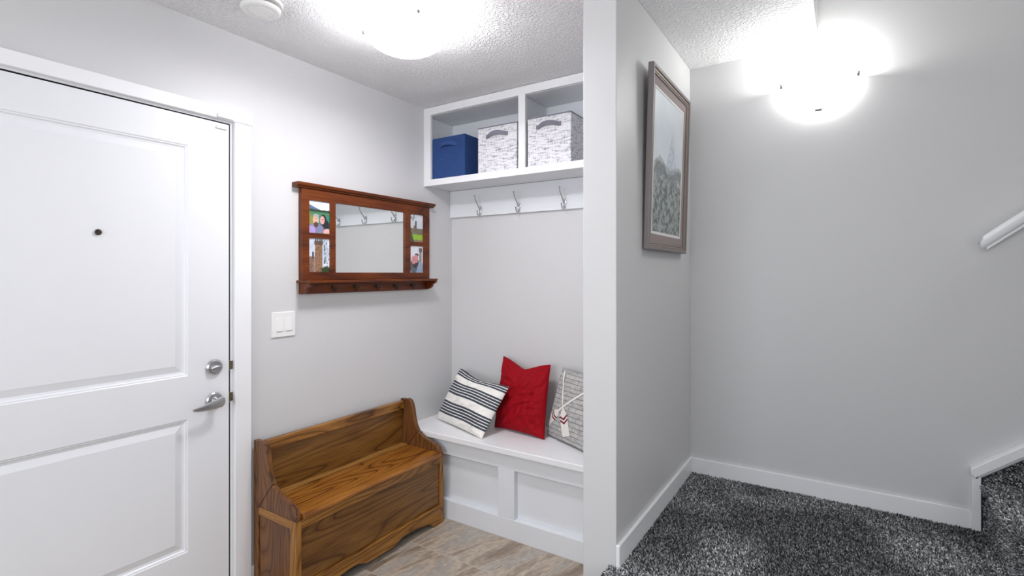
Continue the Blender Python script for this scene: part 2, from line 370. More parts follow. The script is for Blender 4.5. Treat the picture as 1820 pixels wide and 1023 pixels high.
# lever blade: tapering wave from the hub towards the hinge side
vs = []; n = 16; M = 12
for i in range(n):
    t = i/(n-1); y = 1.146 - 0.122*t; z = 0.868 - 0.012*math.sin(t*PI*0.6) - 0.002*t
    hh = 0.0165*(1-t)**0.8 + 0.0065; tt_ = 0.0075*(1-0.35*t)
    if i == 0: hh *= 0.6
    x = XW + 0.048 + 0.004*math.sin(t*PI)
    vs += [(x + tt_*math.cos(2*PI*k/M), y, z + hh*math.sin(2*PI*k/M)) for k in range(M)]
fs = [(i*M+k, i*M+(k+1) % M, (i+1)*M+(k+1) % M, (i+1)*M+k) for i in range(n-1) for k in range(M)] + [tuple(range(M)), tuple(range((n-1)*M, n*M))]
MB().add(vs, fs).build('lever_handle', NICKEL, lr)
# jamb, stop, strikes and casing
trim = struct('trim_1', MB().box(XW-0.15, XW-0.002, D1+0.0055, D1+0.021, 0, DZ+0.020).box(XW-0.15, XW-0.002, D0-0.022, D0-0.006, 0, DZ+0.020)
       .box(XW-0.15, XW-0.002, D0-0.006, D1+0.0055, DZ+0.0055, DZ+0.020).box(XW-0.075, XW-0.046, D1-0.01, D1+0.006, 0, DZ+0.006)
       .box(XW-0.075, XW-0.046, D0, D1, DZ-0.008, DZ+0.006), WHITE); trim['_o'] = (0, 0, 0)
MB().box(XW-0.03, XW-0.001, D1+0.0045, D1+0.0062, 0, DZ+0.006).box(XW-0.03, XW-0.001, D0, D1+0.006, DZ+0.0048, DZ+0.0062).build('weather_strip', RUBBER, trim)
for z in (1.006, 0.870):
    MB().box(XW-0.03, XW-0.0005, D1+0.001, D1+0.0055, z-0.026, z+0.020).build('strike_plate', BRASS, trim)
    MB().box(XW-0.012, XW+0.0005, D1+0.0055, D1+0.017, z-0.020, z+0.016).build('strike_plate', BRASS, trim)
tr = struct('trim_2', MB().box(XW, XW+0.018, D1+0.018, D1+0.090, 0, 2.050).box(XW, XW+0.018, D0-0.094, D0-0.018, 0, 2.050), WHITE, bevel=0.002)
tr = struct('trim_3', MB().box(XW, XW+0.022, D0-0.100, D1+0.096, 2.050, 2.101), WHITE, bevel=0.002)
cs = thing('contact_sensor', (XW, 1.16, 2.03), 'small white two-piece contact sensor at the top corner of the entry door', 'sensor')
MB().box(XW+0.0225, XW+0.032, 1.130, 1.197, 2.052, 2.068).build('transmitter', PLASTIC, cs, 0.002)
MB().box(XW, XW+0.010, 1.135, 1.180, 2.010, 2.022).build('magnet', PLASTIC, cs, 0.002)

# light switch
sw = thing('light_switch', (XW, 1.445, 1.159), 'white double rocker light switch beside the entry door', 'light switch')
cp = MB().prism([(1.384, 1.100), (1.506, 1.100), (1.506, 1.218), (1.384, 1.218)], XW, XW+0.0065, 0).build('cover_plate', PLASTIC, sw, 0.003)
for y in (1.4215, 1.4685):
    MB().prism([(XW+0.006, 1.126), (XW+0.0075, 1.126), (XW+0.0115, 1.129), (XW+0.0075, 1.192), (XW+0.006, 1.192)], y-0.0165, y+0.0165, 1).build('rocker', PLASTIC, cp, 0.001)

# ------------------------------------------------------------ ceiling lamp
def glow_mat(name, c, s):
    m, nt, b = newmat(name); b.inputs['Base Color'].default_value = (0.9, 0.9, 0.9, 1)
    b.inputs['Emission Color'].default_value = (*c, 1); b.inputs['Emission Strength'].default_value = s
    b.inputs['Roughness'].default_value = 0.2; return m
GLOW = glow_mat('lit_frosted_glass', (0.98, 0.965, 1.0), 11.0)
GLOWW = glow_mat('lit_frosted_wall_glass', (1.0, 1.0, 0.985), 5.5)
LX, LY, LZ = -1.46, 1.484, 2.362
cl = thing('ceiling_lamp', (LX, LY, ZC), 'lit frosted glass bowl lamp on the ceiling above the entry', 'ceiling lamp')
MB().lathe([(0.062, 0), (0.062, -0.018), (0.055, -0.022), (0.01, -0.022)], (LX, LY, ZC)).build('ceiling_plate', NICKEL, cl)
R = 0.163; prof = [(R*math.cos(a), -0.088*math.sin(a)) for a in [i*PI/2/12 for i in range(12)]]+[(0.002, -0.088)]
inner = [(max(r-0.005, 0.001), h+0.005) for r, h in prof][::-1]
def bowl(prof, c, n=56):
    m = MB(); vs = []
    for r, h in prof: vs += [(c[0]+r*math.cos(2*PI*k/n), c[1]+r*math.sin(2*PI*k/n), c[2]+h) for k in range(n)]
    fs = [(i*n+k, i*n+(k+1) % n, (i+1)*n+(k+1) % n, (i+1)*n+k) for i in range(len(prof)-1) for k in range(n)]
    return m.add(vs, fs)
bowl(prof+inner, (LX, LY, LZ)).build('glass_shade', GLOW, cl)
for a in (210, 330, 90):
    ca, sa = math.cos(math.radians(a)), math.sin(math.radians(a)); x, y = LX+ca*(R-0.002), LY+sa*(R-0.002)
    m = MB(); tx, ty = -sa, ca; w_ = 0.0045
    for (r0, r1, z0, z1) in ((-0.004, 0.014, -0.006, 0.006),):
        vs = [(x+ca*r+tx*q, y+sa*r+ty*q, LZ+z) for z in (z0, z1) for r in (r0, r1) for q in (-w_, w_)]
        m.add(vs, [(0, 1, 3, 2), (4, 6, 7, 5), (0, 4, 5, 1), (2, 3, 7, 6), (0, 2, 6, 4), (1, 5, 7, 3)])
    m.tube([(x, y, LZ+0.008), (LX+ca*0.05, LY+sa*0.05, ZC-0.015)], 0.002, 8)
    m.build('shade_clip', CLIPM, cl)

# smoke detector
sd = thing('smoke_detector', (-1.875, 1.125, ZC), 'round white smoke detector on the ceiling left of the lamp', 'smoke detector')
c0 = (-1.867, 1.125, ZC)
MB().lathe([(0.078, 0), (0.078, -0.006), (0.075, -0.010), (0.066, -0.010)], c0).build('mounting_base', PLASTIC, sd)
MB().lathe([(0.062, -0.006), (0.062, -0.026)], c0).build('vent_slot', SLOT, sd)
MB().lathe([(0.060, -0.023), (0.067, -0.0225), (0.0715, -0.0245), (0.070, -0.034), (0.064, -0.038), (0.046, -0.0385), (0.0445, -0.0365), (0.043, -0.0365), (0.0415, -0.0392), (0.001, -0.0395)], c0, n=56).build('detector_cover', PLASTIC, sd)

# ------------------------------------------------------------ wall lamp (half bowl)
SX, SY, SZ = -0.087, YB, 2.250
wl = thing('wall_lamp', (SX, SY, SZ), 'lit frosted half-bowl wall lamp high on the grey stair wall', 'wall lamp')
MB().box(SX-0.06, SX+0.06, SY-0.012, SY-0.0005, SZ-0.085, SZ+0.01).build('back_plate', NICKEL, wl, 0.002)
def quarter(sx, sy, sz, nu=36, nv=12):
    vs = []
    for j in range(nv+1):
        b_ = j/nv*PI/2
        for i in range(nu+1):
            a_ = PI + i/nu*PI
            vs.append((SX+sx*math.cos(a_)*math.cos(b_), SY-0.0008+sy*math.sin(a_)*math.cos(b_), SZ-sz*math.sin(b_)))
    fs = [(j*(nu+1)+i, j*(nu+1)+i+1, (j+1)*(nu+1)+i+1, (j+1)*(nu+1)+i) for j in range(nv) for i in range(nu)]
    return vs, fs
m = MB(); a, f = quarter(0.165, 0.112, 0.150); m.add(a, f); b_, f2 = quarter(0.160, 0.107, 0.145); m.add(b_, [tuple(reversed(q)) for q in f2])
nu = 37; m.add([], []); m.f += [(i, i+1, len(a)+i+1, len(a)+i) for i in range(36)]
m.build('glass_shade', GLOWW, wl)
for (x, y, z, n_) in ((SX-0.143, SY-0.056, SZ, (-0.8, -0.5, 0)), (SX+0.143, SY-0.056, SZ, (0.8, -0.5, 0)), (SX, SY-0.058, SZ-0.130, (0, -0.5, -0.8))):
    v = Vector(n_).normalized()
    if z == SZ: m = MB().box(-0.003, 0.004, -0.005, 0.005, -0.012, 0.010)
    else: m = MB().box(-0.004, 0.004, -0.013, 0.013, -0.004, 0.004)
    q = Matrix.Rotation(math.atan2(v.y, v.x), 4, 'Z') if z == SZ else Matrix.Rotation(0, 4, 'Z') @ Matrix.Rotation(-math.radians(35), 4, 'X')
    if z != SZ: m = MB().box(-0.013, 0.013, -0.004, 0.004, -0.004, 0.004)
    m.v = [tuple(q @ Vector(p) + Vector((x, y, z)) + v*0.002) for p in m.v]
    m.build('shade_clip', CLIPM, wl)

# ------------------------------------------------------------ locker alcove: cubby shelf, hook rail, built-in bench
X0, X1 = XW+0.001, PX0-0.001
SYF = 2.41
sh = thing('cubby_shelf', (-1.49, SYF, 1.942), 'white two-bay cubby shelf fixed under the alcove ceiling', 'shelf unit')
MB().box(X0, X1, SYF+0.018, YB-0.001, 1.948, 1.983).build('bottom_board', CABW, sh, 0.001)
MB().box(X0, X1, SYF+0.018, YB-0.001, 2.385, 2.430).build('top_board', CABW, sh)
MB().box(X0+0.0, X1, YB-0.012, YB-0.001, 1.984, 2.384).build('back_panel', CABW, sh)
MB().box(X0, X0+0.018, SYF+0.018, YB-0.012, 1.984, 2.384).build('side_board', CABW, sh)
MB().box(X1-0.018, X1, SYF+0.018, YB-0.012, 1.984, 2.384).build('side_board', CABW, sh)
MB().box(-1.499, -1.481, SYF+0.018, YB-0.012, 1.984, 2.384).build('divider', CABW, sh)
fr = MB().box(X0, X0+0.055, SYF, SYF+0.018, 1.944, 2.432).box(X1-0.055, X1, SYF, SYF+0.018, 1.944, 2.432).box(-1.512, -1.468, SYF, SYF+0.018, 1.983, 2.386)
fr.box(X0+0.055, X1-0.055, SYF, SYF+0.018, 2.386, 2.432).box(X0+0.055, X1-0.055, SYF, SYF+0.018, 1.944, 1.983)
fr.build('face_frame', WHITE, sh, 0.0008)
RY = YB-0.019
rail = tag(MB().box(X0, X1, RY, YB-0.001, 1.770, 1.9465).build('hook_rail', CABW, None, 0.001), 'white board carrying the coat hooks below the cubby shelf', 'hook rail')

def make_hook():
    h = bpy.data.objects.new('coat_hook', None); col.objects.link(h); h.empty_display_size = 0.03; h['_o'] = (0, 0, 0)
    MB().lathe([(0.001, 0.0), (0.0115, 0.0), (0.0115, 0.004), (0.006, 0.006), (0.001, 0.006)], (0, 0, 0), (0, -1, 0), 20).box(-0.006, 0.006, -0.004, 0, -0.022, 0.02).build('mounting_plate', CHROME, h, 0.001)
    up = [(0, -0.003, -0.012), (0, -0.013, 0.002), (0, -0.022, 0.014), (0, -0.036, 0.028), (0, -0.050, 0.043), (0, -0.060, 0.058), (0, -0.065, 0.072)]
    MB().tube(up, [0.006, 0.0055, 0.0048, 0.004, 0.0036, 0.0034, 0.0034], 12).lathe([(0.001, -0.0065), (0.005, -0.004), (0.0066, 0), (0.005, 0.004), (0.001, 0.0065)], (0, -0.0655, 0.077), n=16).build('upper_prong', CHROME, h)
    lo = [(0, -0.005, -0.005), (0, -0.008, -0.022), (0, -0.013, -0.034), (0, -0.022, -0.041), (0, -0.032, -0.038), (0, -0.038, -0.028), (0, -0.040, -0.018)]
    MB().tube(lo, [0.0055, 0.005, 0.0045, 0.0042, 0.004, 0.0038, 0.0036], 12).lathe([(0.001, -0.005), (0.0045, -0.003), (0.0055, 0), (0.0045, 0.003), (0.001, 0.005)], (0, -0.0405, -0.014), n=16).build('lower_prong', CHROME, h)
    return h
hk = make_hook()
for i, (x, lb) in enumerate(((-1.957, 'chrome double coat hook nearest the left wall, below the navy bin'), (-1.664, 'chrome double coat hook in the middle of the white rail'),
                             (-1.354, 'chrome double coat hook below the print bin that stands alone in the right cubby'),
                             (-1.048, 'chrome double coat hook hidden by the partition, seen leftmost in the mirror'))):
    h = hk if i == 0 else copy_tree(hk)
    h.location = (x, RY, 1.812 if i else 1.810); tag(h, lb, 'coat hook', 'coat hooks on the white rail')

BF, BD = 2.257, 2.225
bb = thing('storage_bench', (-1.49, 2.45, 0), 'white built-in storage bench with panelled front below the cushions', 'bench')
MB().box(X0, X1, BF+0.032, BF+0.044, 0.0, 0.452).build('front_panel', CABW, bb)
MB().box(X0, X1, BF, BF+0.032, 0.365, 0.452).box(X0, X0+0.09, BF, BF+0.032, 0.1065, 0.365).box(-1.544, -1.441, BF, BF+0.032, 0.1065, 0.365).box(X1-0.10, X1, BF, BF+0.032, 0.1065, 0.365).build('face_frame', CABW, bb, 0.0015)
MB().box(X0, X1, BF-0.001, BF+0.032, 0.0, 0.1065).build('kick_board', CABW, bb, 0.002)
MB().box(X0, X1, BD, YB-0.001, 0.4525, 0.4845).build('seat_board', WHITE, bb, 0.003)
ST = 0.4845

# ------------------------------------------------------------ fabric storage bins
def blue_mat():
    m, nt, b = newmat('navy_fabric'); tc = N(nt, 'ShaderNodeTexCoord')
    mp = N(nt, 'ShaderNodeMapping'); mp.inputs['Scale'].default_value = (60, 60, 500); L(nt, tc.outputs['Object'], mp.inputs['Vector'])
    n = N(nt, 'ShaderNodeTexNoise'); n.inputs['Scale'].default_value = 1.0; n.inputs['Detail'].default_value = 3; L(nt, mp.outputs[0], n.inputs['Vector'])
    r = ramp(nt, [(0.35, (0.010, 0.040, 0.150)), (0.7, (0.020, 0.070, 0.245))]); L(nt, n.outputs[0], r.inputs[0]); L(nt, r.outputs[0], b.inputs['Base Color'])
    b.inputs['Roughness'].default_value = 0.8
    bp = N(nt, 'ShaderNodeBump'); bp.inputs['Strength'].default_value = 0.3; bp.inputs['Distance'].default_value = 0.001
    L(nt, n.outputs[0], bp.inputs['Height']); L(nt, bp.outputs[0], b.inputs['Normal']); return m
def print_mat():
    m, nt, b = newmat('distressed_print_fabric'); tc = N(nt, 'ShaderNodeTexCoord')
    mp = N(nt, 'ShaderNodeMapping'); mp.inputs['Scale'].default_value = (22, 22, 150); L(nt, tc.outputs['Object'], mp.inputs['Vector'])
    n = N(nt, 'ShaderNodeTexNoise'); n.inputs['Scale'].default_value = 1.0; n.inputs['Detail'].default_value = 4; n.inputs['Roughness'].default_value = 0.7; L(nt, mp.outputs[0], n.inputs['Vector'])
    mp2 = N(nt, 'ShaderNodeMapping'); mp2.inputs['Scale'].default_value = (190, 190, 28); L(nt, tc.outputs['Object'], mp2.inputs['Vector'])
    n2 = N(nt, 'ShaderNodeTexNoise'); n2.inputs['Scale'].default_value = 1.0; n2.inputs['Detail'].default_value = 3; L(nt, mp2.outputs[0], n2.inputs['Vector'])
    a = N(nt, 'ShaderNodeMath', operation='MULTIPLY_ADD'); a.inputs[1].default_value = 0.5; L(nt, n2.outputs[0], a.inputs[0]); L(nt, n.outputs[0], a.inputs[2])
    r = ramp(nt, [(0.56, (0.20, 0.19, 0.22)), (0.64, (0.42, 0.41, 0.45)), (0.72, (0.68, 0.67, 0.70)), (0.90, (0.80, 0.79, 0.81))]); L(nt, a.outputs[0], r.inputs[0]); L(nt, r.outputs[0], b.inputs['Base Color'])
    b.inputs['Roughness'].default_value = 0.85; return m
NAVY = blue_mat(); PRINT = print_mat(); GREYF = plain('grey_strap_fabric', (0.20, 0.195, 0.24), 0.8, bump=0.3, bscale=900)
NAVYS = plain('navy_strap_fabric', (0.022, 0.065, 0.22), 0.8, bump=0.3, bscale=900)
def make_bin(x0, x1, z1, label, mat, smat, trimmed):
    y0, y1, z0 = SYF+0.014, YB-0.02, 1.9835
    b = thing('storage_bin', ((x0+x1)/2, (y0+y1)/2, z0), label, 'storage bin'); t = 0.006
    bm = MB().box(x0, x1, y0, y0+t, z0, z1).box(x0, x1, y1-t, y1, z0, z1).box(x0, x0+t, y0+t, y1-t, z0, z1).box(x1-t, x1, y0+t, y1-t, z0, z1).box(x0+t, x1-t, y0+t, y1-t, z0, z0+t)
    bm.build('bin_body', mat, b, 0.002)
    # seam piping on the visible upright edge
    if not trimmed: MB().tube([(x1-0.001, y0+0.001, z0+0.003), (x1-0.001, y0+0.001, z1-0.003)], 0.0018, 8).build('seam_piping', mat, b)
    else:
        MB().box(x0-0.0015, x1+0.0015, y0-0.0015, y0+t+0.001, z1-0.004, z1+0.002).box(x0-0.0015, x0+t, y0+t, y1+0.0015, z1-0.004, z1+0.002).box(x1-t, x1+0.0015, y0+t, y1+0.0015, z1-0.004, z1+0.002).box(x0, x1, y1-t, y1+0.0015, z1-0.004, z1+0.002).build('rim_binding', smat, b)
    # strap handle: arch standing off the front
    cx = (x0+x1)/2; hw = 0.062; hz = z1-0.055; n = 14; vs = []
    for i in range(n+1):
        t_ = i/n; u = -1+2*t_; x = cx+u*hw; off = 0.018*(1-u*u)**0.8; bow = 0.012*(1-u*u)
        for (dz, dy) in ((-0.0115, 0), (0.0115, 0), (0.0115, 0.003), (-0.0115, 0.003)):
            vs.append((x, y0-0.0015-off+dy-0.001, hz+bow+dz))
    fs = [(i*4+k, i*4+(k+1) % 4, (i+1)*4+(k+1) % 4, (i+1)*4+k) for i in range(n) for k in range(4)]+[(0, 1, 2, 3), (n*4+3, n*4+2, n*4+1, n*4)]
    h = MB().add(vs, fs).box(cx-hw-0.014, cx-hw+0.004, y0-0.0025, y0, hz-0.0115, hz+0.0115).box(cx+hw-0.004, cx+hw+0.014, y0-0.0025, y0, hz-0.0115, hz+0.0115)
    h.build('handle', smat, b)
    return b
make_bin(-2.155, -1.898, 2.236, 'navy blue fabric storage bin at the left end of the cubby shelf', NAVY, NAVYS, False)
make_bin(-1.800, -1.530, 2.247, 'grey and white print bin sharing the left cubby with the navy bin', PRINT, GREYF, True)
make_bin(-1.460, -1.195, 2.249, 'grey and white print bin alone in the right cubby', PRINT, GREYF, True)

# ------------------------------------------------------------ cushions
def cushion(name, TL, TR, BR, BL, T, pull, seedn, colorf, mat, label, n=150, dip=0.0, wr=0.008, ww=(3, 3), lift=0.0, folds=()):
    TL, TR, BR, BL = map(np.array, (TL, TR, BR, BL)); ctr = (TL+TR+BR+BL)/4
    c = thing(name, tuple(ctr), label, 'cushion')
    nrm = np.cross(BR-BL, TL-BL); nrm /= np.linalg.norm(nrm)
    if nrm[1] > 0: nrm = -nrm
    s = np.linspace(-1, 1, n); U, V = np.meshgrid(s, s)          # V = -1 bottom
    up = U*(1-pull*(1-V**2)*np.abs(U)**1.5); vp = V*(1-(pull+np.where(V > 0, dip, 0)*(1-np.abs(U))**1.0)*(1-U**2)*np.abs(V)**1.5)
    a = (up+1)/2; b = (vp+1)/2
    base = (BL[None, None]*(1-a)[..., None]+BR[None, None]*a[..., None])*(1-b)[..., None]+(TL[None, None]*(1-a)[..., None]+TR[None, None]*a[..., None])*b[..., None]
    H = T*np.clip((1-U**2)*(1-V**2), 0, 1)**0.42
    w1_ = vnoise((U+3)*ww[0], (V+3)*ww[1], seedn, 3)-0.5; w2_ = vnoise((U+V+4)*2.2, (U-V+4)*6, seedn+1, 2)-0.5
    edge = np.clip(1-np.maximum(np.abs(U), np.abs(V))**8, 0, 1)
    Wf = (w1_*1.3+w2_*0.9)*wr*edge
    rid = np.exp(-((np.abs(U)+np.abs(V)-1.55)/0.28)**2)*np.sin((U-V*np.sign(U*V))*11+seedn)*wr*0.35*edge
    for (u0, v0, u1, v1, wd, am) in folds:
        du, dv = u1-u0, v1-v0; L2 = du*du+dv*dv; t = ((U-u0)*du+(V-v0)*dv)/L2; tc_ = np.clip(t, 0, 1)
        bend = 0.07*np.sin(tc_*PI)
        q = np.hypot(U-u0-tc_*du-bend*dv, V-v0-tc_*dv+bend*du)
        Wf = Wf + am*(np.exp(-(q/wd)**2)-0.6*np.exp(-((q-1.7*wd)/wd)**2)*(((U-u0)*dv-(V-v0)*du) > 0))*np.sin(np.clip(tc_*0.8+0.2, 0, 1)*PI)**0.5*edge
    front = base+nrm*(H+Wf+rid)[..., None]; back = base-nrm*(H*0.55)[..., None]
    cols = colorf(U, V) if colorf else None
    o1 = grid_mesh('cover_front', front, cols, mat, c); o2 = grid_mesh('cover_back', back[:, ::-1], cols[:, ::-1] if cols is not None else None, mat, c)
    # rest it on the seat
    P = np.concatenate([front.reshape(-1, 3), back.reshape(-1, 3)]); dz = ST-P[:, 2].min()+0.0005
    dy = min(0.0, (YB-0.003)-P[:, 1].max())
    c.location.z += dz+lift; c.location.y += dy
    return c
def stripes(U, V):
    v = (1-V)/2*1.0 + 0.006*np.sin(U*5)                     # 0 at the top edge
    out = np.empty(U.shape+(3,)); wht = lin((236, 234, 228)); dk = lin((62, 68, 80))
    out[:] = wht
    def band(a, b, n):
        p = (b-a)/n
        for k in range(n):
            m_ = (v > a+k*p) & (v < a+k*p+p*0.70); out[m_] = dk
    band(0.0, 0.14, 3); band(0.25, 0.50, 5); band(0.63, 0.88, 5)
    return out
FAB = attr_mat('woven_cushion_fabric', 0.85, bump=0.25, bscale=700)
cushion('striped_cushion', (-2.069, 2.60, .80), (-1.598, 2.45, .764), (-1.671, 2.283, .50), (-2.138, 2.45, .50), 0.072, 0.04, 3, stripes, FAB,
        'charcoal and white striped lumbar cushion leaning at the left end of the bench', 330, 0.12, 0.022, (1.8, 3.0), folds=[(-0.35, 0.98, 0.10, 0.45, 0.07, 0.012), (0.05, 0.98, 0.15, 0.55, 0.05, -0.010), (0.95, 0.5, 0.55, 0.1, 0.08, 0.012), (0.7, -0.2, 0.75, -0.8, 0.07, 0.010), (-0.2, -0.98, 0.0, -0.6, 0.06, 0.009), (-0.6, -0.95, -0.45, -0.65, 0.05, 0.007)])
def velvet():
    m, nt, b = newmat('red_velvet'); b.inputs['Base Color'].default_value = (0.29, 0.001, 0.007, 1); b.inputs['Specular IOR Level'].default_value = 0.15; b.inputs['Roughness'].default_value = 0.7
    b.inputs['Sheen Weight'].default_value = 0.08; b.inputs['Sheen Roughness'].default_value = 0.35; b.inputs['Sheen Tint'].default_value = (0.9, 0.12, 0.16, 1)
    tc = N(nt, 'ShaderNodeTexCoord'); n = N(nt, 'ShaderNodeTexNoise'); n.inputs['Scale'].default_value = 7; n.inputs['Detail'].default_value = 2; n.inputs['Distortion'].default_value = 1.2
    L(nt, tc.outputs['Object'], n.inputs['Vector'])
    bp = N(nt, 'ShaderNodeBump'); bp.inputs['Strength'].default_value = 0.25; bp.inputs['Distance'].default_value = 0.012
    L(nt, n.outputs[0], bp.inputs['Height']); L(nt, bp.outputs[0], b.inputs['Normal']); return m
cushion('red_cushion', (-1.757, 2.63, .893), (-1.41, 2.60, .878), (-1.372, 2.458, .49), (-1.735, 2.50, .49), 0.062, 0.05, 11, None, velvet(),
        'crimson velvet cushion standing in the middle of the white bench', 160, 0.22, 0.020, (1.4, 1.8), folds=[(0.95, -0.02, -0.35, -0.42, 0.07, 0.011), (0.85, -0.40, 0.05, -0.62, 0.06, 0.009), (0.55, 0.02, 0.45, -0.5, 0.08, -0.007), (-0.85, 0.85, -0.1, 0.35, 0.08, 0.008), (-0.9, 0.55, -0.35, 0.42, 0.05, 0.005), (0.85, 0.9, 0.2, 0.35, 0.09, 0.007), (-0.6, -0.5, -0.2, -0.05, 0.10, 0.006), (0.6, -0.95, 0.5, -0.65, 0.06, 0.006)])
def oars(U, V):
    g = vnoise((U+2)*14, (V+2)*30, 5, 4); base = 0.42+0.30*(g-0.5)
    rgb = np.stack([base*1.02, base*1.0, base*0.97], -1)
    row = np.floor((V+1)*8.0); fr_ = (V+1)*8.0-row
    cx = (U+1)*4+0.5*(row % 2)+0.17*np.sin(row*2.1); fx = cx-np.floor(cx)
    tone = 0.90+0.16*(np.sin(np.floor(cx)*12.9+row*78.2)*0.5+0.5); rgb *= tone[..., None]
    ln = (fr_ < 0.12); rgb[ln] *= 0.30
    vl = (fx < 0.05) & (np.sin(row*3.3+np.floor(cx)) > -0.5); rgb[vl] *= 0.45
    cream = lin((222, 219, 212)); red = lin((112, 30, 46))
    def oar(x0, y0, x1, y1, blade0):
        d = np.array([x1-x0, y1-y0]); Ld = np.hypot(*d); d = d/Ld
        t = (U-x0)*d[0]+(V-y0)*d[1]; s_ = np.abs(-(U-x0)*d[1]+(V-y0)*d[0])
        bt = (t-blade0)/(Ld-blade0)
        wdt = np.where(t < blade0, 0.030, np.where(bt < 0.25, 0.04+0.38*bt, 0.135+0.02*(bt-0.25)))
        inside = (t > 0) & (t < Ld) & (s_ < wdt)
        edge_ = (t > -0.02) & (t < Ld+0.02) & (s_ < wdt+0.022)
        rgb[edge_] *= 0.65; rgb[inside] = cream
        q = bt + s_*0.9
        for a_, b_ in ((0.36, 0.44), (0.50, 0.58)):
            rgb[inside & (q > a_) & (q < b_)] = red
    oar(-0.84, 0.93, -0.06, -0.80, 1.12)
    oar(0.62, 0.93, -0.98, -0.62, 1.62)
    return rgb
cushion('oar_cushion', (-1.345, 2.625, .865), (-0.925, 2.50, .855), (-1.013, 2.35, .49), (-1.405, 2.545, .49), 0.055, 0.035, 21, oars, FAB,
        'grey shingle-print cushion with crossed white oars at the partition end of the bench', 420, 0.05, 0.006, (2, 2))

# ------------------------------------------------------------ oak settle with lidded seat
NY0, NY1, FY0, FY1 = 1.290, 1.328, 2.190, 2.214      # near and far side panels (y)
BX0, BX1 = -2.195, -1.885
wb = thing('oak_settle', (-2.04, 1.75, 0), 'golden oak storage settle with scrolled sides against the left wall', 'bench')
def smooth(pts, k=6):
    P = [pts[0]]+list(pts)+[pts[-1]]; out = []
    for i in range(1, len(P)-2):
        p0, p1, p2, p3 = [np.array(P[j], float) for j in (i-1, i, i+1, i+2)]
        for s_ in range(k):
            t = s_/k; out.append(tuple(0.5*((2*p1)+(-p0+p2)*t+(2*p0-5*p1+4*p2-p3)*t*t+(-p0+3*p1-3*p2+p3)*t**3)))
    out.append(tuple(pts[-1])); return out
curve = smooth([(-2.148, 0.664), (-2.130, 0.663), (-2.112, 0.648), (-2.098, 0.610), (-2.090, 0.565), (-2.074, 0.515), (-2.048, 0.480), (-2.010, 0.458), (-1.965, 0.446), (-1.925, 0.430), (-1.900, 0.412), (-1.887, 0.390)])
for (a, b, near) in ((NY0, NY1-0.014, True), (FY0, FY1, False)):
    ML = Vector((-1.932, 0, 0.380))
    # upper scroll: two boards meeting on a slanted joint
    top_u = [p for p in curve if p[1] > 0.487]; top_l = [p for p in curve if p[1] <= 0.487]
    jt = top_u[-1]
    up = MB().prism([(-2.160, 0.372), jt] + [p for p in reversed(top_u[:-1])] + [(-2.160, 0.660)], a, b, 1)
    up.build('side_scroll', OAKS, wb, 0.002)
    lo = MB().prism([(-2.157, 0.372), (-1.887, 0.372)] + list(reversed(top_l)) + [(jt[0], jt[1]-0.003)], a, b, 1)
    lo.build('side_scroll', OAKS, wb, 0.002)
    # frame and panel below
    MB().prism([(-1.887, 0.0), (-1.932, 0.0), (-1.932, 0.371), (-1.887, 0.371)], a, b, 1).build('front_stile', OAK[2], wb, 0.0015)
    MB().prism([(-2.1595, 0.335), (-1.9325, 0.335), (-1.9325, 0.371), (-2.1595, 0.371)], a, b, 1).build('side_rail', OAK[0], wb, 0.0015)
    MB().box(-2.195, -2.161, a, b, 0.0, 0.660).build('back_post', OAKS, wb, 0.002)
    MB().box(-2.160, -1.9325, a+0.006, b-0.002, 0.05, 0.3345).build('side_panel', OAKS, wb, 0.001)
YA, YC = NY1-0.013, FY0-0.0005
MB().box(-2.194, -2.164, YA, YC, 0.602, 0.650).build('top_rail', OAK[1], wb, 0.004)
MB().box(-2.192, -2.184, YA, YC, 0.395, 0.6018).build('back_panel', OAKP, wb)
MB().box(-2.183, -2.140, YA, YC, 0.376, 0.403).build('hinge_rail', OAKR, wb, 0.003)
MB().prism([(-2.132, 0.376)] + [(-1.883+0.0112*math.cos(a_), 0.3875+0.0112*math.sin(a_)) for a_ in [(-90+18*q)*PI/180 for q in range(11)]] + [(-2.132, 0.3987)], YA+0.004, YC-0.003, 1).build('seat_lid', OAKL, wb, 0.002)
MB().box(-1.906, -1.886, YA, YC, 0.338, 0.3745).build('front_rail', OAK[1], wb, 0.0015)
MB().box(-1.905, -1.896, YA, YC, 0.106, 0.3375).build('front_panel', OAKF, wb)
ap = [(YA, 0.0), (YA+0.05, 0.0), (YA+0.075, 0.022), (YA+0.11, 0.036), (YA+0.24, 0.052), (YA+0.30, 0.050), (YA+0.335, 0.034), (YA+0.37, 0.030)]
W_ = YC-YA; pr = smooth([(y, z) for y, z in ap], 4)
pr = pr + [(YA+W_-(y-YA), z) for y, z in reversed(pr)]
MB().prism(pr + [(YC, 0.105), (YA, 0.105)], -1.907, -1.8855, 0).build('apron', OAK[1], wb, 0.0015)
MB().box(-1.889, -1.8815, YA, YC, 0.096, 0.106).build('apron_moulding', OAK[1], wb, 0.002)

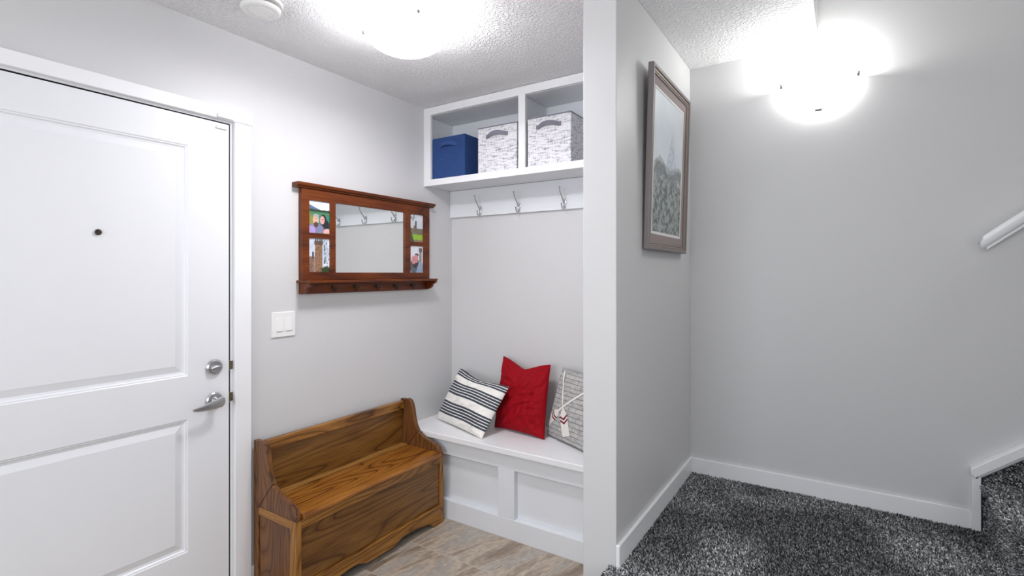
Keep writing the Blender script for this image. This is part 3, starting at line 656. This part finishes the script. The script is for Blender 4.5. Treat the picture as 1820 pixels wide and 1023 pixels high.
# ------------------------------------------------------------ wall mirror with photo frames and key hooks
mx = thing('wall_mirror', (XW, 1.98, 1.56), 'cherry wood framed mirror with photo slots, ledge and key hooks above the oak settle', 'mirror')
FX = -2.1845
OP = [(1.720, 2.218, 1.403, 1.760), (1.565, 1.686, 1.598, 1.757), (1.565, 1.686, 1.405, 1.572), (2.263, 2.377, 1.590, 1.757), (2.263, 2.377, 1.403, 1.565)]
mfr = MB().holes(FX-0.018, FX, 1.525, 2.430, 1.366, 1.812, OP).build('frame', CHERRY, mx, 0.0015)
MB().box(XW+0.0005, XW+0.008, 1.528, 2.427, 1.30, 1.812).box(XW+0.001, FX-0.0182, 1.5255, 1.535, 1.30, 1.812).box(XW+0.001, FX-0.0182, 2.42, 2.4295, 1.30, 1.812).build('back_box', CHERRYZ, mx)
MB().prism([(XW+0.001, 1.8125), (FX+0.008, 1.8125), (FX+0.010, 1.818), (FX+0.020, 1.822), (FX+0.024, 1.829), (FX+0.024, 1.836), (XW+0.001, 1.836)], 1.490, 2.462, 1).build('cornice', CHERRY, mx, 0.001)
MB().box(XW+0.001, -2.114, 1.512, 2.428, 1.3525, 1.3655).build('ledge', CHERRY, mx, 0.002)
MB().box(XW+0.001, FX-0.004, 1.525, 2.430, 1.298, 1.352).build('hook_board', CHERRY, mx, 0.0015)
for y in (1.526, 2.412):
    br = smooth([(-2.122, 1.352), (-2.124, 1.342), (-2.134, 1.336), (-2.146, 1.330), (-2.152, 1.318), (-2.164, 1.308), (-2.186, 1.300)], 4)
    MB().prism([(-2.1885, 1.352)]+br+[(-2.1885, 1.300)], y, y+0.018, 1).build('bracket', CHERRYZ, mx, 0.001)
MIR = plain('mirror_glass', (0.86, 0.88, 0.87), 0.0, 1.0)
MB().box(FX-0.017, FX-0.010, 1.716, 2.222, 1.399, 1.764).build('mirror_glass', MIR, mx, smooth=False)
for y in (1.703, 1.843, 1.992, 2.134, 2.273):
    x = FX-0.004; k = MB().lathe([(0.009, 0), (0.009, 0.003), (0.004, 0.005)], (x, y, 1.330), (1, 0, 0), 16)
    for s_ in (-1, 1):
        k.tube([(x+0.003, y+s_*0.002, 1.333), (x+0.010, y+s_*0.007, 1.322), (x+0.018, y+s_*0.011, 1.318), (x+0.024, y+s_*0.014, 1.325), (x+0.026, y+s_*0.015, 1.334)], 0.0024, 8)
    k.tube([(x+0.003, y, 1.327), (x+0.012, y, 1.310), (x+0.022, y, 1.306), (x+0.028, y, 1.314)], 0.0026, 8)
    k.build('key_hook', DARKM, mx)

def blend(img, mask, c): m_ = np.clip(mask, 0, 1)[..., None]; return img*(1-m_)+np.array(c)*m_
def soft(d, w=0.02): return np.clip(0.5-d/w, 0, 1)
def ell(U, V, cx, cy, rx, ry): return soft(np.hypot((U-cx)/rx, (V-cy)/ry)-1, 0.12)
def pic_couple(U, V):
    n = vnoise(U*6, V*6, 31); img = np.ones(U.shape+(3,))*lin((214, 222, 236)); img = blend(img, n*0.8, lin((246, 247, 250)))
    img = blend(img, soft(V-(0.88-0.30*U+0.03*n), 0.02), lin((92, 112, 140)))
    img = blend(img, soft(V-(0.72+0.06*(vnoise(U*40, V*0+1, 3)-0.3)), 0.02), lin((46, 66, 44)))
    img = blend(img, soft(V-0.66), lin((70, 128, 96))); img = blend(img, soft(V-0.55), lin((36, 140, 122)))
    img = blend(img, soft((V+U*0.9)-0.72, 0.1), lin((124, 128, 62))*(0.6+0.8*n[..., None]))
    img = blend(img, ell(U, V, .70, .42, .15, .18), lin((66, 38, 34))); img = blend(img, ell(U, V, .78, .26, .20, .20), lin((40, 34, 44)))
    img = blend(img, ell(U, V, .65, .42, .105, .125), lin((226, 168, 160)))
    img = blend(img, ell(U, V, .33, .14, .40, .17), lin((126, 128, 158))); img = blend(img, ell(U, V, .16, .08, .17, .15), lin((172, 150, 206)))
    img = blend(img, ell(U, V, .36, .30, .11, .11), lin((92, 62, 50)))
    img = blend(img, ell(U, V, .35, .42, .135, .155), lin((224, 168, 148))); img = blend(img, ell(U, V, .36, .55, .135, .05), lin((160, 160, 160)))
    img = blend(img, ell(U, V, .36, .30, .10, .045), lin((96, 62, 50)))
    for cx in (.31, .40, .63, .70): img = blend(img, ell(U, V, cx, .45 if cx < .5 else .445, .022, .012), lin((40, 30, 34)))
    for cx, cy in ((.36, .355), (.665, .375)): img = blend(img, ell(U, V, cx, cy, .035, .012), lin((150, 60, 60)))
    img = blend(img, ell(U, V, .88, .06, .18, .11), lin((222, 176, 168))); return img
def tower(img, U, V, cx, w, z0, z1, c, seedn):
    n = vnoise(U*30, V*30, seedn, 3)
    m_ = soft(np.abs(U-cx)-w, 0.02)*soft(V-z1)*soft(z0-V); img = blend(img, m_, np.array(c))
    m2 = m_*(n > 0.55); return img*(1-0.45*m2[..., None])
def pic_tower(U, V):
    n = vnoise(U*5, V*5, 41); img = np.ones(U.shape+(3,))*lin((168, 184, 204)); img = blend(img, np.clip(n*1.6-0.4, 0, 1), lin((238, 240, 246)))
    c = lin((150, 112, 84)); img = tower(img, U, V, .48, .17, 0, .86, c, 5); img = tower(img, U, V, .48, .20, .80, .92, lin((110, 86, 70)), 6)
    for cx in (.34, .42, .54, .62): img = tower(img, U, V, cx, .025, .9, .97, lin((70, 66, 70)), 7)
    img = tower(img, U, V, .14, .16, 0, .46, lin((146, 116, 100)), 8); img = tower(img, U, V, .22, .04, .4, .60, lin((84, 74, 74)), 9)
    br = (vnoise(U*18, V*18, 9, 3) > 0.62) & (U > .72); img[br] = lin((70, 84, 74))
    img = blend(img, soft(V-0.10-0.10*n, .05)*soft(.6-U, .1), lin((46, 66, 36))); return img
def pic_ruin(U, V):
    n = vnoise(U*6, V*6, 51); img = np.ones(U.shape+(3,))*lin((196, 204, 214)); img = blend(img, n*0.7, lin((228, 230, 236)))
    img = blend(img, soft(V-0.50), lin((120, 116, 98))*(0.7+0.5*n[..., None])); img = tower(img, U, V, .40, .10, .38, .60, lin((132, 110, 90)), 4)
    img = tower(img, U, V, .46, .06, .5, .76, lin((100, 92, 86)), 5); img = blend(img, soft(V-0.28), lin((146, 186, 48))*(0.8+0.4*n[..., None]))
    img = blend(img, soft(V-0.09), lin((140, 122, 100))); img = blend(img, soft((U-.02)*1.6+(V-.62)*.8, .1), lin((66, 84, 66)))
    br = (vnoise(U*16, V*16, 12, 3) > 0.56) & (U < .42) & (V > .76); img[br] = lin((60, 70, 66)); return img
def pic_selfie(U, V):
    n = vnoise(U*6, V*6, 61); img = np.ones(U.shape+(3,))*lin((226, 228, 236)); img = tower(img, U, V, .80, .09, .3, .72, lin((150, 146, 146)), 3); img = tower(img, U, V, .80, .12, .76, .92, lin((112, 112, 116)), 4)
    img = tower(img, U, V, .80, .05, .7, .78, lin((120, 118, 120)), 2)
    img = blend(img, ell(U, V, .62, .18, .42, .26), lin((150, 168, 196))); img = blend(img, ell(U, V, .30, .24, .26, .28), lin((92, 104, 116)))
    img = blend(img, ell(U, V, .42, .40, .24, .22), lin((70, 52, 52))); img = blend(img, ell(U, V, .52, .66, .14, .06), lin((64, 50, 50)))
    img = blend(img, ell(U, V, .48, .52, .15, .15), lin((218, 150, 146))); img = blend(img, ell(U, V, .30, .48, .15, .16), lin((212, 142, 148)))
    for cx, cy in ((.26, .51), (.34, .50), (.46, .56), (.55, .56)): img = blend(img, ell(U, V, cx, cy, .022, .012), lin((60, 36, 40)))
    img = blend(img, ell(U, V, .50, .46, .04, .012), lin((150, 60, 60))); return img
PHOTO = attr_mat('glossy_photo_print', 0.35, spec=0.4, coat=0.3)
LIPW = plain('photo_mat_edge', (0.78, 0.78, 0.76), 0.5)
for (a, b, c, d), fn in zip(OP[1:], (pic_couple, pic_tower, pic_ruin, pic_selfie)):
    U, V = np.meshgrid(np.linspace(0, 1, 90), np.linspace(0, 1, 120))
    P = np.stack([np.full_like(U, FX-0.0075), a-0.002+(b-a+0.004)*U, c-0.002+(d-c+0.004)*V], -1)
    grid_mesh('photo_print', P, fn(U, V), PHOTO, mfr)

# ------------------------------------------------------------ framed landscape on the partition
pf = thing('framed_picture', (PX1, 2.23, 1.85), 'tall framed misty mountain print leaning out from the grey partition', 'picture')
pf_parts = []
fy0, fy1, fz0, fz1 = 1.935, 2.500, 1.492, 2.212; FW, FD = 0.030, 0.022
GREYW = plain('pewter_grey_frame', (0.20, 0.175, 0.175), 0.38, spec=0.5, bump=0.2, bscale=90)
GOLDW = plain('antique_gold_lip', (0.36, 0.27, 0.20), 0.35, 0.5)
MATT = plain('taupe_mount', (0.30, 0.245, 0.235), 0.8); MATW = plain('white_mount', (0.74, 0.73, 0.72), 0.8)
def frame_ring(i0, i1, xa, xb, name, mat, prof=None, bevel=0.0015):
    o = MB().holes(PX1+xa, PX1+xb, fy0+i0, fy1-i0, fz0+i0, fz1-i0, [(fy0+i1, fy1-i1, fz0+i1, fz1-i1)]).build(name, mat, pf, bevel); pf_parts.append(o)
frame_ring(0.0, 0.016, 0.002, 0.026, 'outer_frame', GREYW, bevel=0.004)
frame_ring(0.016, 0.024, 0.002, 0.020, 'frame_lip', GOLDW, bevel=0.002)
frame_ring(0.024, 0.031, 0.002, 0.017, 'inner_frame', GREYW, bevel=0.002)
frame_ring(0.031, 0.066, 0.002, 0.0115, 'mount', MATT, bevel=0)
frame_ring(0.066, 0.077, 0.002, 0.0110, 'inner_mount', MATW, bevel=0)
def pic_mtn(U, V):
    n = vnoise(U*5, V*8, 71, 5); n2 = vnoise(U*22, V*40, 72, 4); img = np.ones(U.shape+(3,))*lin((208, 218, 228)); img = blend(img, n, lin((226, 232, 236)))
    pk = 0.78-np.abs(U-0.62)*1.5+0.05*(n-0.5)            # misty peak
    img = blend(img, 0.55*soft(V-pk, .05), lin((150, 164, 184))); img = blend(img, 0.5*soft(V-pk, .05)*(n2 > 0.52), lin((222, 228, 236)))
    rd = 0.50+0.04*np.sin(U*9)+0.10*(n-0.5)-0.10*np.clip(0.35-U, 0, 1)
    img = blend(img, soft(V-rd, .03), lin((132, 140, 142))); img = blend(img, soft(V-rd, .03)*(n2 > 0.56), lin((196, 202, 204)))
    img = blend(img, soft(V-(rd-0.03), .02)*soft((rd-0.10)-V, .05)*0.8, lin((90, 98, 100)))
    img = blend(img, 0.8*soft(V-0.34-0.10*n, .06), lin((112, 122, 118)))
    m_ = soft(V-0.34-0.10*n, .06)
    img = blend(img, m_*(n2 > 0.55), lin((150, 158, 154))); img = blend(img, m_*(n2 < 0.42), lin((66, 76, 72)))
    return img
U, V = np.meshgrid(np.linspace(0, 1, 130), np.linspace(0, 1, 190))
P = np.stack([np.full_like(U, PX1+0.0095), fy1-0.074+(fy0-fy1+0.148)*U, fz0+0.074+(fz1-fz0-0.148)*V], -1)
grid_mesh('print', P, pic_mtn(1-U, V)[:, :], attr_mat('landscape_print', 0.3, spec=0.4, coat=0.5), pf)
# lean: top stands off the wall
ang = math.radians(1.7)
pf.rotation_euler = (0, ang, 0); pf.location.x += 0.012
for o in pf_parts: pass

# ------------------------------------------------------------ landing, stairs, rail
def carpet_base():
    m, nt, b = newmat('carpet_backing'); b.inputs['Base Color'].default_value = (0.035, 0.036, 0.038, 1); b.inputs['Roughness'].default_value = 1.0
    b.inputs['Specular IOR Level'].default_value = 0.0; return m
CB = carpet_base()
TH = 0.008
LXE = -0.672
lb = MB().box(PX1, 1.25, 1.0, YB, 0, ZL-TH).box(LXE, PX1, 1.0, PY, 0, ZL-TH)
struct('floor_landing', lb, CB)
struct('stairs_down', MB().box(LXE, 1.25, 0.73, 1.0, 0, ZL/2-TH), CB)
NS = 0.196; RX = 0.483
stp = MB()
for k in range(9):
    stp.box(RX+0.25*k, RX+0.25*(k+1)+0.001, 1.58, YB-0.006, 0, ZL+NS*(k+1)-TH)
    z = ZL+NS*(k+1)-TH
    stp.tube([(RX+0.25*k-0.014, 1.58, z-0.012), (RX+0.25*k-0.014, YB-0.036, z-0.012)], 0.0118, 14)
struct('staircase', stp, CB)
def tufts(name, samples, mat):
    """samples: array (n, 3) positions, (n, 3) normals -> one mesh of short twisted yarn tufts"""
    P, Nn = samples; n = len(P)
    lean = np.stack([vnoise((P[:, 0]+5)*3.2, (P[:, 1]+5)*3.2, 101, 3)-0.5, vnoise((P[:, 0]+5)*3.2, (P[:, 1]+5)*3.2, 102, 3)-0.5, np.zeros(n)], -1)*1.8
    d = Nn + lean*0.5 + rng.normal(0, 0.38, (n, 3)); d /= np.linalg.norm(d, axis=1)[:, None]
    h = rng.uniform(0.008, 0.0135, n); r = rng.uniform(0.0019, 0.0032, n)
    ref = np.where(np.abs(d[:, 2:3]) > 0.9, np.array([[1.0, 0, 0]]), np.array([[0, 0, 1.0]]))
    u = np.cross(d, ref); u /= np.linalg.norm(u, axis=1)[:, None]; w = np.cross(d, u)
    th = rng.uniform(0, 2*PI, n); K = 4; V_ = []
    for (f, rr, tw) in ((0, 0.8, 0), (0.6, 1.0, 0.5), (1.0, 0.55, 1.0)):
        for k in range(K):
            a = th+2*PI*k/K+tw; V_.append(P+d*(h*f)[:, None]+(u*np.cos(a)[:, None]+w*np.sin(a)[:, None])*(r*rr)[:, None])
    V_ = np.stack(V_, 1).reshape(-1, 3); b0 = (np.arange(n)*3*K)[:, None]
    F = [np.array([l*K+k, l*K+(k+1) % K, (l+1)*K+(k+1) % K, (l+1)*K+k]) for l in range(2) for k in range(K)]+[np.array([2*K, 2*K+1, 2*K+2, 2*K+3])]
    F = np.stack([b0+f[None] for f in F], 1).reshape(-1, 4)
    me = bpy.data.meshes.new(name); me.vertices.add(len(V_)); me.vertices.foreach_set('co', V_.ravel())
    me.loops.add(F.size); me.loops.foreach_set('vertex_index', F.ravel()); me.polygons.add(len(F))
    me.polygons.foreach_set('loop_start', np.arange(len(F))*4); me.polygons.foreach_set('loop_total', np.full(len(F), 4)); me.update(calc_edges=True)
    tone = rng.choice([0.05, 0.11, 0.19, 0.31, 0.50], n, p=[0.22, 0.25, 0.24, 0.18, 0.11])*rng.uniform(0.8, 1.2, n)
    patch = vnoise((P[:, 0]+5)*3.0, (P[:, 1]+5)*3.0, 103, 3); tone = tone*(0.74+0.95*np.clip((patch-0.42)*3.2, 0, 1))
    c = np.ones((n, 3*K, 4), np.float32); c[..., 0] = tone[:, None]; c[..., 1] = tone[:, None]*1.01; c[..., 2] = tone[:, None]*1.03
    a = me.color_attributes.new('col', 'FLOAT_COLOR', 'POINT'); a.data.foreach_set('color', c.ravel())
    me.materials.append(mat); o = bpy.data.objects.new(name, me); col.objects.link(o); return o
def flat_samples(x0, x1, y0, y1, z, sp):
    xs = np.arange(x0, x1, sp); ys = np.arange(y0, y1, sp); X, Y = np.meshgrid(xs, ys); X = X+rng.uniform(-sp/2, sp/2, X.shape); Y = Y+rng.uniform(-sp/2, sp/2, Y.shape)
    P = np.stack([X.ravel(), Y.ravel(), np.full(X.size, z)], -1); return P, np.tile([[0, 0, 1.0]], (len(P), 1))
YARN = attr_mat('carpet_yarn', 0.95, spec=0.1)
def cat(*S): return np.concatenate([s[0] for s in S]), np.concatenate([s[1] for s in S])
SPC = 0.0046
zc = ZL-TH
S = [flat_samples(PX1+BT+0.002, RX-0.006, 1.42, YB-BT-0.002, zc, SPC), flat_samples(LXE, PX1+BT+0.002, 1.42, PY-0.004, zc, SPC), flat_samples(LXE, 1.25, 1.0, 1.42, zc, 0.0085), flat_samples(RX-0.006, 1.25, 1.42, 1.58, zc, 0.0085)]
# carpet wrapped down the free edges
def wall_samples(axis, c, a0, a1, z0, z1, sp, nrm):
    A = np.arange(a0, a1, sp); Z = np.arange(z0, z1, sp); AA, ZZ = np.meshgrid(A, Z); AA = AA+rng.uniform(-sp/2, sp/2, AA.shape); ZZ = ZZ+rng.uniform(-sp/2, sp/2, ZZ.shape)
    X = np.full(AA.size, c); P = np.stack([X, AA.ravel(), ZZ.ravel()], -1) if axis == 0 else np.stack([AA.ravel(), X, ZZ.ravel()], -1)
    return P, np.tile([nrm], (len(P), 1)).astype(float)
S += [wall_samples(0, LXE, 1.0, PY-0.002, 0.01, zc, 0.0085, (-1, 0, 0)), wall_samples(1, 1.0, LXE, 1.25, ZL/2, zc, 0.0085, (0, -1, 0)),
      wall_samples(1, 0.73, LXE, 1.25, 0.01, ZL/2-TH, 0.009, (0, -1, 0)), flat_samples(LXE, 1.25, 0.73, 1.0, ZL/2-TH, 0.009)]
tag(tufts('landing_carpet', cat(*S), YARN), 'dark grey flecked cut-pile carpet on the raised landing', 'carpet', kind='stuff')
S = []
for k in range(3):
    z = ZL+NS*(k+1)-TH; x = RX+0.25*k; sp = SPC if k == 0 else 0.009
    S += [flat_samples(x-0.012, x+0.25, 1.60, YB-0.024, z, sp), wall_samples(0, x, 1.60, YB-0.020, z-NS+TH, z-0.022, sp, (-1, 0, 0))]
    n_ = int(1.07/sp); 
    for a_ in np.linspace(-PI/2, PI/2, 8):
        yy = np.arange(1.60, YB-0.042, sp)+rng.uniform(-sp/2, sp/2, len(np.arange(1.60, YB-0.042, sp)))
        nx_, nz_ = -math.cos(a_), math.sin(a_)
        S.append((np.stack([np.full(len(yy), x-0.014+nx_*0.0118), yy, np.full(len(yy), z-0.012+nz_*0.0118)], -1), np.tile([[nx_, 0, nz_]], (len(yy), 1))))
# carpet strip turned up the wall under the sloping trim
xs = []
A = np.arange(0.464, 1.35, SPC); Z = np.arange(ZL, 1.40, SPC); AA, ZZ = np.meshgrid(A, Z); k_ = (ZZ < 0.594+(AA-0.456)*0.78) & ((AA < 0.484) | (ZZ > ZL+NS-0.01))
AA, ZZ = AA[k_], ZZ[k_]; AA = AA+rng.uniform(-SPC/2, SPC/2, AA.shape); ZZ = ZZ+rng.uniform(-SPC/2, SPC/2, ZZ.shape)
S.append((np.stack([AA, np.full(len(AA), YB-0.008), ZZ], -1), np.tile([[0, -1.0, 0]], (len(AA), 1))))
tag(tufts('stair_carpet', cat(*S), YARN), 'dark grey flecked cut-pile carpet on the stairs at right', 'carpet', kind='stuff')
XR = 4.0; sl = 0.78
# backing behind the wall strip
struct('wall_stair_strip', MB().prism([(0.456, ZL), (0.456, 0.594), (XR, 0.594+(XR-0.456)*sl), (XR, ZL)], YB-0.007, YB-0.0005, 1), CB)
struct('trim_4', MB().box(0.428, 0.456, YB-0.020, YB, ZL-0.02, 0.604), WHITE, bevel=0.0015)
z0 = 0.594
struct('trim_5', MB().prism([(0.440, z0-0.016*0), (XR, z0+(XR-0.440)*sl), (XR, z0+0.030+(XR-0.440)*sl), (0.440, z0+0.018)], YB-0.020, YB, 1), WHITE, bevel=0.001)
capb = z0+0.014
struct('trim_6', MB().prism([(0.424, capb+0.006), (0.436, capb-0.006), (XR, capb+(XR-0.436)*sl), (XR, capb+0.034+(XR-0.424)*sl), (0.424, capb+0.028)], YB-0.034, YB, 1), WHITE, bevel=0.003)

hr = thing('handrail', (0.43, YB-0.065, 1.49), 'white handrail rising along the stair wall at right', 'handrail')
HY = YB-0.065; n = 16; vs = []
ring = [(0.021*math.cos(2*PI*k/n), 0.021*math.sin(2*PI*k/n)) for k in range(n)]
sl2 = 0.80; cs2 = math.cos(math.atan(sl2))
for (x, cut) in ((0.434, True), (3.3, False)):
    for (a, b) in ring:
        # b is measured square to the rail; the low end is cut level
        zc_ = 1.507+(x-0.434)*sl2
        if cut: vs.append((x+0.016 - max(-b, 0)*0.0 - (0.010 if b < 0.008 and b > -0.008 else 0.0) + (0.0 if b < 0 else 0.0), HY+a, zc_+0.006+b/cs2))
        else: vs.append((x, HY+a, zc_+b/cs2))
fs = [(k, (k+1) % n, n+(k+1) % n, n+k) for k in range(n)]+[tuple(range(n)), tuple(range(2*n-1, n-1, -1))]
MB().add(vs, fs).build('rail', WHITE, hr, 0.004)
MB().prism([(0.462, 1.489), (3.3, 1.489+(3.3-0.462)*sl2), (3.3, 1.499+(3.3-0.462)*sl2), (0.462, 1.499)], HY-0.010, HY+0.014, 1).build('rail_underside', WHITE, hr)
for x in (0.80, 2.2):
    zc_ = 1.507+(x-0.434)*sl2-0.02
    MB().tube([(x, HY, zc_), (x, HY+0.005, zc_-0.03), (x, HY+0.03, zc_-0.05), (x, YB-0.002, zc_-0.05)], 0.006, 10).lathe([(0.03, 0.001), (0.03, 0.006), (0.01, 0.008)], (x, YB, zc_-0.05), (0, -1, 0), 20).build('bracket', NICKEL, hr)

for o in bpy.data.objects:
    if '_o' in o: del o['_o']
